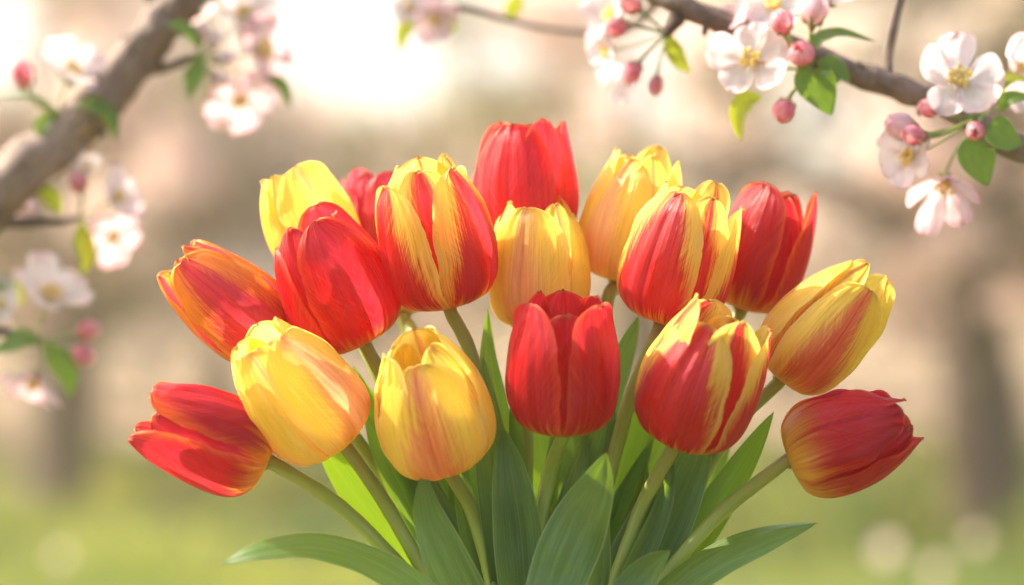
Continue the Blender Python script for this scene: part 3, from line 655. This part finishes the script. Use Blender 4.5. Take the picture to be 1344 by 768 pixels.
for k_, (ow, pts, wd, fx_, yy_, mt) in enumerate((
    (2, [(470, 488), (500, 560), (545, 650), (590, 740), (630, 830)], 40, .5, .018, 1), (3, [(500, 470), (530, 560), (570, 660), (610, 760), (640, 840)], 46, -.4, .04, 0),
    (10, [(600, 560), (606, 640), (622, 720), (650, 820)], 44, .5, .0, 0), (5, [(548, 500), (570, 590), (600, 690), (645, 800)], 44, .6, .05, 1),
    (9, [(770, 560), (756, 630), (735, 710), (712, 810)], 46, .6, .0, 0), (14, [(850, 600), (836, 660), (806, 740), (765, 830)], 44, .7, .012, 1),
    (15, [(950, 540), (925, 600), (880, 680), (820, 790)], 44, -.6, .02, 0), (8, [(672, 500), (676, 580), (682, 680), (688, 800)], 36, .7, .02, 1),
    (13, [(884, 590), (870, 660), (835, 740), (785, 840)], 44, .5, -.004, 0))):
    tleaf(ow, pts, wd, [fc(fx_, .1), fc(fx_ * .7, .1), fc(fx_ * .3, .1)], yy_, M_LEAF_B if mt else None, seed=40 + k_, fold=.45)

# ================================================================== BLOSSOMING BRANCHES
M_BARK = bark_mat('branch_bark', (0.17, 0.115, 0.088), (0.34, 0.25, 0.20), 1.0)
def blossom_mat(name, c1, c2, edge):
    s = NT(name); u, v = s.uv(); U = s.sub(s.mul(u, 2.0), 1.0); a = s.math('ABSOLUTE', U)
    n = s.noise(s.vec(s.add(s.mul(U, 8.0), s.attr('seed')), s.mul(v, 2.0), 0.0), 1.0, 3.0)
    m_ = s.noise(s.vec(U, v, s.attr('seed')), 2.0, 2.0)
    c = s.mix(s.ss(m_, 0.35, 0.7), c1, c2)
    c = s.mix(s.mul(s.ss(s.add(v, s.mul(n, .25)), 0.75, 1.15), 0.6), c, edge)
    c = s.mix(s.ss(n, .45, .8, 0.0, .2), c, edge)
    return s.thin(c, s.hsv(c, .5, 1.1, 1.0), 0.5, 0.5, 0.3, s.bump(n, .4, .0005))
M_BL = blossom_mat('blossom_petal', (0.82, 0.67, 0.67), (0.85, 0.77, 0.76), (0.80, 0.52, 0.55))
M_BP = blossom_mat('pink_blossom_petal', (0.78, 0.52, 0.55), (0.82, 0.68, 0.68), (0.74, 0.36, 0.42))
M_BUD = blossom_mat('bud_petal', (0.72, 0.20, 0.27), (0.80, 0.46, 0.49), (0.84, 0.62, 0.62))
M_ANTH = simple_mat('stamen_yellow', (0.75, 0.52, 0.10), (0.82, 0.62, 0.18), 300, rough=.6)
M_STK = simple_mat('flower_stalk', (0.22, 0.28, 0.07), (0.32, 0.34, 0.12), 90, 0.15, (0.4, .5, .1))
M_SEP = simple_mat('sepal', (0.20, 0.24, 0.06), (0.38, 0.18, 0.12), 90)
M_AL = leaf_mat('apple_leaf', (0.07, 0.14, 0.045), (0.32, 0.50, 0.03), 0.42, brown_tip=False, scale=.5, light=(0.11, 0.19, 0.05))
M_AY = leaf_mat('young_apple_leaf', (0.28, 0.34, 0.03), (0.62, 0.66, 0.04), 0.5, brown_tip=False, scale=.5, light=(0.4, 0.42, 0.04))

def basis(n, roll=0):
    n = Vector(n).normalized(); up = Vector((0, 0, 1)) if abs(n.z) < .9 else Vector((0, 1, 0))
    x = up.cross(n).normalized(); y_ = n.cross(x); c_, s_ = math.cos(roll), math.sin(roll)
    return x * c_ + y_ * s_, y_ * c_ - x * s_, n
def bez(a, b, sag, n=6):
    return [a.lerp(b, k / n) + Vector((0, 0, -sag * math.sin(math.pi * k / n))) for k in range(n + 1)]
def flower(parent, fx, fy, y, rpx, facing, node, pink=False, roll=0.0, cup=.35, seed=1, npet=5, gape=1.0):
    c = P(fx, fy, y); r = rpx * S(y); X, Y_, N_ = basis(facing, roll); g = random.Random(seed); m = MB()
    for k in range(npet):
        a0 = 2 * math.pi * k / npet + g.uniform(-.14, .14); ck = cup + g.uniform(-.2, .25); len_ = r * g.uniform(.88, 1.1); hw = r * g.uniform(.38, .47)
        D = X * math.cos(a0) + Y_ * math.sin(a0); E = N_.cross(D); tw = g.uniform(-.25, .25); G = []; UV = []; nv, nu = 12, 10; tb = g.uniform(-.1, .25)
        for j in range(nv + 1):
            t = j / nv; v = 1 - (1 - t) ** 1.4
            wv = (.14 + .86 * math.sin(math.pi / 2 * min(1, v / .62)) ** 1.2) if v < .62 else max(0, 1 - ((v - .62) / .38) ** 2.4) ** .5
            row = []; ur = []
            for i in range(nu + 1):
                u = i / nu * 2 - 1
                rad = len_ * (.05 + .95 * v); hgt = len_ * (ck * v ** 1.3 - tb * v ** 3 + .16 * u * u * wv + tw * u * v * wv * .5 + .10 * noise.noise(Vector((u * 2 + seed, v * 3, k * 2.0))) + .05 * noise.noise(Vector((u * 5 + seed, v * 6, k * 2.0))) * v)
                hgt += (k % 2) * .0006
                row.append(c + D * rad * (1 - .08 * abs(u) * v) * (1 if v < .9 else 1 - .05 * (1 - abs(u))) + E * hw * wv * u + N_ * hgt); ur.append(((u + 1) / 2, v))
            G.append(row); UV.append(ur)
        m.grid(G, UV)
    fl = m.build('flower', M_BP if pink else M_BL, parent); fl['seed'] = seed * 1.3
    m = MB()
    for k in range(18):
        a0 = k * 2.4; sp = r * (.07 + .17 * g.random()); d = X * math.cos(a0) + Y_ * math.sin(a0); top = c + d * sp + N_ * r * g.uniform(.24, .34)
        m.tube([c + d * sp * .2, c + d * sp * .6 + N_ * r * .15, top], [r * .010] * 3, 5, caps=False); m.ball(top, r * .048, 0, 6, (1, 1, 1.3))
    m.build('stamens', M_ANTH, fl)
    m = MB(); b = c - N_ * r * .12
    m.tube([c + N_ * r * .01, c - N_ * r * .07, c - N_ * r * .17], [r * .085, r * .10, r * .05], 8)
    for k in range(5):
        a0 = 2 * math.pi * (k + .5) / 5; D = X * math.cos(a0) + Y_ * math.sin(a0); m.tube([c - N_ * r * .05 + D * r * .06, c - N_ * r * .07 + D * r * .2, c - N_ * r * .02 + D * r * .3], [r * .05, r * .04, r * .005], 5)
    if node is not None:
        e = P(*node); pts = spline([tuple(c - N_ * r * .15), tuple((c - N_ * r * .45).lerp(e, .3)), tuple(e)], 8); m.tube(pts, [r * .035] * 9, 7)
    m.build('stalk', M_STK, fl)
    return fl
def bud(parent, bx, by, y, wpx, hpx, direction, node, seed=1, mat=None):
    c = P(bx, by, y); A = Vector(direction).normalized(); X, Y_, N_ = basis(A); w_ = wpx * S(y) / 2; h = hpx * S(y); b0 = c - A * h * .5; m = MB(); g = random.Random(seed)
    for k in range(5):
        a0 = 2 * math.pi * k / 5 + g.uniform(-.1, .1); G = []; UV = []
        for j in range(11):
            v = j / 10; rad = w_ * (math.sin(math.pi * (v * .86 + .07)) ** .7) * (1 + .05 * (k % 2)); row = []; ur = []
            for i in range(9):
                u = i / 8 * 2 - 1; wv = min(1, v * 3 + .3) * max(0, 1 - max(0, (v - .6) / .4) ** 2.2) ** .5; a_ = a0 + u * .85 * wv + v * .7
                rr2 = rad * (1 + .06 * u) + w_ * .02 * math.sin(u * 9); row.append(b0 + (X * math.cos(a_) + Y_ * math.sin(a_)) * rr2 + A * h * v); ur.append(((u + 1) / 2, v))
            G.append(row); UV.append(ur)
        m.grid(G, UV)
    o = m.build('bud', mat or M_BUD, parent); o['seed'] = seed * 1.9
    m = MB()
    for k in range(5):
        a0 = 2 * math.pi * (k + .5) / 5; D = X * math.cos(a0) + Y_ * math.sin(a0)
        m.tube([b0 + D * w_ * .15, b0 + D * w_ * .75 + A * h * .10, b0 + D * w_ * .95 + A * h * .34], [w_ * .2, w_ * .16, w_ * .02], 6)
    m.tube([b0 + A * h * .06, b0 - A * h * .06, b0 - A * h * .22], [w_ * .3, w_ * .34, w_ * .16], 8); m.build('sepal', M_SEP, o)
    if node is not None:
        e = P(*node); m = MB(); s0 = b0 - A * h * .18; m.tube(spline([tuple(s0), tuple((s0 - A * h * .3).lerp(e, .3)), tuple(e)], 8), [w_ * .15 + .0002] * 9, 7); m.build('stalk', M_STK, o)
    return o
def aleaf(parent, pts, wpx, facing, y, mat=None, seed=1, fold=.22, dy=0.0):
    W_ = [P(p[0], p[1], y + (p[2] if len(p) > 2 else 0)) for p in pts]
    G, UV = leaf_grid(W_, wpx * S(y), [Vector(facing), Vector(facing)], fold=fold, n=22, nu=8, seed=seed, base_w=.12, peak=.45, wave=.02)
    m = MB(); m.grid(G, UV); o = m.build('leaf', mat or M_AL, parent); o['seed'] = seed * 2.1; return o
def limb(parent, name, pts, y, n=50, knob=.35, seed=0):
    q = spline([tuple(P(p[0], p[1], y + (p[3] if len(p) > 3 else 0))) + (p[2] * S(y) / 2,) for p in pts], n)
    m = MB(); m.tube([a_[:3] for a_ in q], [a_[3] * (1 + .11 * noise.noise(Vector((j * .45, seed, 0)))) for j, a_ in enumerate(q)], 20, knob=knob, sd_=seed); return m.build(name, M_BARK, parent)

# ---- tree on the left, its trunk outside the frame
yl = 0.30
tc = P(-560, 700, yl + .15); lt = root('apple_tree', (tc.x, tc.y, 0), 'blossoming apple branch crossing the upper left corner', 'tree', 'blossoming apple branches framing the bouquet')
limb(lt, 'trunk', [(-600, 3600, 210, .2), (-575, 1800, 175, .15), (-560, 900, 160, .15), (-600, 200, 140, .2), (-580, -700, 110, .3), (-620, -1600, 60, .3)], yl, 60)
limb(lt, 'branch', [(-575, 760, 120, .15), (-330, 540, 92, .1), (-130, 385, 76, .03), (0, 252, 66, 0), (70, 192, 62, 0), (135, 132, 56, 0), (185, 68, 58, 0), (222, 18, 54, 0), (262, -22, 50, 0), (340, -90, 44, .02), (470, -230, 36, .04), (560, -420, 26, .06), (600, -650, 12, .06)], yl, 90, seed=4)
for pts in ([(208, 40, 26), (204, 12, 20), (196, -10, 14), (190, -40, 10)], [(178, 92, 14), (205, 90, 14), (232, 84, 12), (254, 72, 8)], [(88, 178, 22), (82, 160, 18), (80, 146, 14)],
            [(-90, 350, 22), (-20, 298, 17), (40, 292, 14), (78, 291, 11), (104, 286, 7)], [(-170, 420, 26), (-90, 430, 20), (-20, 434, 15), (30, 442, 10), (52, 450, 7)],
            [(20, 232, 30), (24, 212, 24), (30, 196, 14)]):
    limb(lt, 'twig', pts, yl, 16, seed=pts[0][0])
for (x_, z_, dx_, dz_) in ((30, 226, -10, -26), (112, 158, 20, 14), (150, 116, -22, -12), (190, 60, -22, -8), (232, 6, 26, 10), (-10, 262, 8, 26)):
    limb(lt, 'spur', [(x_, z_, 18), (x_ + dx_ * .6, z_ + dz_ * .6, 13), (x_ + dx_, z_ + dz_ * 1.05, 11), (x_ + dx_ * 1.3, z_ + dz_ * 1.5, 5)], yl - .004, 10, seed=x_)
# cluster at the upper left
flower(lt, 92, 104, yl - .01, 57, (.5, -.5, .8), (80, 150, yl), False, .5, .45, 11)
bud(lt, 29, 96, yl, 28, 38, (-.25, -.2, 1), (78, 150, yl), 12)
aleaf(lt, [(80, 150), (52, 132), (25, 127), (-8, 128)], 15, (0, -.55, .9), yl - .01, None, 13)
aleaf(lt, [(78, 150), (62, 158), (54, 170), (50, 186)], 24, (-.3, -1, .2), yl - .01, None, 14)
aleaf(lt, [(100, 140), (125, 138), (145, 155), (152, 184)], 26, (.3, -.8, .4), yl - .02, None, 15)
# cluster around the upper middle left
nE = (258, 72, yl)
flower(lt, 338, 68, yl + .01, 55, (.85, -.55, .2), nE, True, .2, .3, 21)
flower(lt, 318, 22, yl + .02, 46, (.2, -.7, .6), nE, False, .9, .5, 22)
flower(lt, 312, 128, yl + .01, 51, (.3, -.7, -.4), nE, True, 1.3, .35, 23)
flower(lt, 262, 28, yl + .03, 39, (-.3, -.5, .7), nE, False, .2, .5, 27)
for i_, (bx, by, dx, dz) in enumerate(((282, 52, .4, .9), (296, 76, 1, .2), (288, 104, .8, -.5), (266, 40, .1, 1))):
    bud(lt, bx, by, yl - .012, 17, 24, (dx, -.3, dz), nE, 30 + i_, M_BL)
aleaf(lt, [(262, 64), (250, 44), (235, 36), (218, 32)], 24, (.2, -.8, .5), yl - .02, None, 24)
aleaf(lt, [(262, 70), (262, 92), (256, 110), (246, 130)], 36, (-.4, -.8, .35), yl - .015, None, 25, .5)
aleaf(lt, [(350, 100), (362, 106), (374, 118), (382, 142)], 20, (.4, -.8, .2), yl, None, 26)
flower(lt, 292, 168, yl + .01, 20, (.1, -.8, .6), nE, False, .4, .5, 28)
# cluster under the branch
nF = (104, 286, yl)
flower(lt, 148, 262, yl - .005, 44, (.8, -.5, .4), nF, False, .4, .6, 41)
flower(lt, 146, 306, yl + .01, 46, (.35, -.7, -.5), nF, True, 1.0, .4, 42)
flower(lt, 116, 226, yl + .01, 28, (-.1, -.5, .9), nF, False, .3, .7, 43)
bud(lt, 103, 238, yl - .012, 22, 30, (-.15, -.3, 1), nF, 44)
aleaf(lt, [(108, 290), (108, 312), (114, 335), (108, 362)], 28, (.5, -1, .1), yl - .01, M_AY, 45)
aleaf(lt, [(80, 282), (70, 264), (58, 254), (42, 250)], 26, (.1, -.9, .4), yl + .0, M_AY, 46)
flower(lt, 30, 272, yl + .02, 30, (-.2, -.8, -.3), (60, 292, yl), True, .3, .4, 47)
# cluster at the left edge
nG = (50, 450, yl)
flower(lt, 62, 392, yl - .01, 54, (.45, -.6, .75), nG, False, .3, .65, 51)
flower(lt, 48, 494, yl + .01, 46, (-.2, -.5, -.9), nG, True, .8, .6, 52)
flower(lt, 2, 402, yl + .01, 37, (-.2, -.8, .4), nG, False, .1, .5, 53)
bud(lt, 117, 433, yl - .012, 24, 32, (1, -.3, .2), nG, 54)
bud(lt, 109, 466, yl - .012, 26, 34, (1, -.3, -.4), nG, 55)
aleaf(lt, [(50, 450), (30, 446), (12, 454), (-12, 462)], 34, (-.2, -.8, .5), yl - .01, None, 56)
aleaf(lt, [(58, 452), (74, 470), (88, 492), (92, 522)], 34, (.3, -.9, .1), yl - .015, None, 57)
aleaf(lt, [(20, 376), (8, 370), (-4, 376), (-20, 380)], 22, (0, -.8, .5), yl + .01, None, 58)
aleaf(lt, [(30, 400, .02), (18, 378, .02), (2, 372, .02), (-16, 372, .02)], 20, (0, -.8, .5), yl, M_AY, 59)

# ---- tree on the right
yr = 0.125
tc = P(2150, 700, yr + .15); rt = root('apple_tree', (tc.x, tc.y, 0), 'blossoming apple branch crossing the upper right corner', 'tree', 'blossoming apple branches framing the bouquet')
limb(rt, 'trunk', [(2150, 3600, 230, .2), (2170, 1800, 200, .15), (2150, 800, 180, .1), (2190, 0, 150, .1), (2150, -900, 110, .2), (2200, -1800, 50, .2)], yr, 60)
limb(rt, 'branch', [(2160, 640, 110, .12), (1900, 520, 74, .10), (1650, 372, 54, .05), (1480, 272, 42, .02), (1400, 226, 38, 0), (1320, 186, 35, 0), (1240, 142, 33, 0), (1180, 116, 34, 0), (1120, 96, 31, 0), (1040, 62, 30, 0), (960, 34, 28, 0), (900, 10, 28, 0), (850, -14, 26, .01), (760, -70, 24, .03), (640, -170, 20, .05), (540, -330, 12, .07)], yr, 110, seed=9)
for pts in ([(1166, 114, 20), (1164, 96, 15), (1168, 60, 11), (1176, 20, 11), (1186, -20, 10), (1200, -80, 8)], [(1300, 170, 18), (1292, 160, 14), (1286, 152, 12)], [(890, 20, 20), (880, 34, 14), (874, 44, 10)], [(1080, 86, 14), (1068, 92, 12), (1062, 94, 11)]):
    limb(rt, 'twig', pts, yr, 16, seed=pts[0][0])
limb(rt, 'twig', [(870, -10, 14, .08), (830, 36, 9, .17), (765, 42, 9, .2), (700, 34, 8, .2), (640, 18, 9, .2), (600, 8, 10, .2), (560, 12, 7, .2), (525, 22, 5, .2)], yr, 30)
for (x_, z_, dx_, dz_) in ((930, 22, -5, 18), (1000, 46, 8, 20), (1136, 102, -8, -16), (1210, 128, -4, 18), (1352, 204, 5, -18), (1250, 148, 10, 14)):
    limb(rt, 'spur', [(x_, z_, 13), (x_ + dx_ * .6, z_ + dz_ * .6, 9), (x_ + dx_, z_ + dz_ * 1.05, 8), (x_ + dx_ * 1.3, z_ + dz_ * 1.4, 3)], yr - .004, 10, seed=x_)
# cluster left of centre top, a little farther back
yA = yr + .05; nA = (876, 46, yA)
limb(rt, 'twig', [(892, 24, 14, -.04), (884, 38, 10, -.02), (876, 46, 7, 0)], yA, 8)
flower(rt, 808, 22, yA, 46, (-.75, -.5, .3), nA, False, .2, .5, 61)
flower(rt, 802, 66, yA, 37, (-.85, -.4, -.1), nA, False, .7, .55, 62)
flower(rt, 826, 92, yA + .01, 33, (-.7, -.4, -.6), nA, False, .4, .8, 63)
bud(rt, 808, 36, yA - .02, 24, 32, (-1, -.3, -.1), nA, 64)
bud(rt, 829, 96, yA - .02, 24, 34, (-.6, -.3, -.8), nA, 65)
bud(rt, 826, 4, yA - .02, 26, 34, (-.7, -.3, .5), nA, 67)
bud(rt, 861, 113, yA - .01, 18, 28, (-.1, -.2, -1), nA, 66)
aleaf(rt, [(880, 46), (882, 62), (890, 80), (906, 96)], 26, (.2, -.9, .2), yA - .01, M_AY, 68)
aleaf(rt, [(880, 40), (888, 30), (894, 24), (900, 30)], 18, (.2, -.9, .2), yA - .01, None, 69)
# big cluster
yB = yr - .02; nB = (1064, 92, yB)
flower(rt, 990, 80, yB - .01, 61, (-.32, -.85, .12), nB, False, .45, .28, 71)
flower(rt, 1018, 14, yB + .012, 48, (-.2, -.8, .5), nB, False, .1, .4, 72)
flower(rt, 1088, 4, yB + .012, 44, (.4, -.3, .85), nB, False, .1, .7, 73)
flower(rt, 978, 26, yB + .02, 33, (-.8, -.4, .4), nB, True, .6, .7, 83)
bud(rt, 1026, 28, yB - .03, 32, 32, (-.25, -.5, .9), nB, 74)
bud(rt, 1052, 70, yB - .03, 34, 32, (-.2, -.8, .5), nB, 75)
bud(rt, 1029, 146, yB - .02, 28, 32, (-.4, -.4, -.9), nB, 76)
bud(rt, 1070, 12, yB - .02, 34, 42, (.15, -.3, 1), nB, 77, M_BP)
aleaf(rt, [(1066, 64), (1078, 50), (1105, 44), (1150, 54)], 26, (.1, -.6, .8), yB - .005, None, 78)
aleaf(rt, [(1068, 92), (1066, 100), (1078, 122), (1092, 152)], 54, (-.15, -.95, .2), yB - .02, None, 79, .12)
aleaf(rt, [(1072, 82), (1085, 86), (1100, 92), (1116, 108)], 32, (.2, -.8, .4), yB - .004, None, 80)
aleaf(rt, [(1000, 128), (980, 132), (968, 152), (972, 186)], 27, (-.2, -.95, .1), yB + .015, M_AY, 81)
aleaf(rt, [(1064, 94), (1080, 100), (1094, 104), (1112, 96)], 26, (-.1, -.8, .5), yB + .004, None, 82)
# right cluster
yC = yr - .03; nC = (1288, 154, yC)
flower(rt, 1258, 108, yC - .01, 64, (-.05, -.85, .35), nC, False, .3, .32, 91)
flower(rt, 1196, 204, yC, 46, (-.55, -.7, -.1), nC, False, .9, .5, 92)
flower(rt, 1240, 236, yC + .01, 51, (-.1, -.55, -.8), nC, True, .3, .75, 93)
flower(rt, 1330, 92, yC + .01, 40, (.5, -.7, .3), nC, True, .5, .6, 94)
flower(rt, 1330, 128, yC + .02, 31, (.5, -.7, .3), nC, False, .5, .4, 95)
bud(rt, 1182, 166, yC - .01, 34, 44, (-1, -.3, .35), nC, 96, M_BP); bud(rt, 1199, 178, yC - .02, 26, 34, (-.9, -.5, .1), nC, 97)
bud(rt, 1218, 142, yC - .015, 24, 28, (-.9, -.4, .4), nC, 98); bud(rt, 1280, 172, yC - .03, 24, 28, (-.2, -.7, -.2), nC, 99)
aleaf(rt, [(1300, 140), (1306, 118), (1325, 104), (1352, 104)], 26, (.1, -.7, .7), yC - .01, M_AY, 101)
aleaf(rt, [(1314, 146), (1322, 132), (1338, 128), (1360, 132)], 24, (.1, -.7, .6), yC - .01, None, 102)
aleaf(rt, [(1298, 164), (1304, 168), (1322, 182), (1342, 190)], 44, (.1, -.95, .2), yC - .02, None, 103, .12)
aleaf(rt, [(1284, 182), (1280, 196), (1286, 218), (1296, 244)], 50, (-.1, -.95, .1), yC - .025, M_AL, 104, .12)
# blurred cluster in the glow at the top
yH = yr + .2; nH = (590, 4, yH)
flower(rt, 572, 24, yH, 36, (-.2, -.8, -.3), nH, True, .3, .4, 111)
flower(rt, 540, 10, yH, 28, (-.4, -.8, .2), nH, False, .6, .4, 112)
aleaf(rt, [(560, 14), (540, 24), (528, 44), (524, 72)], 22, (.2, -.9, .1), yH, M_AY, 113)
aleaf(rt, [(598, 8), (594, 22), (592, 32), (596, 48)], 20, (.2, -.9, .1), yH, M_AY, 114)
aleaf(rt, [(672, 26), (672, 14), (678, 0), (680, -14)], 22, (.2, -.9, .1), yH, M_AY, 115)
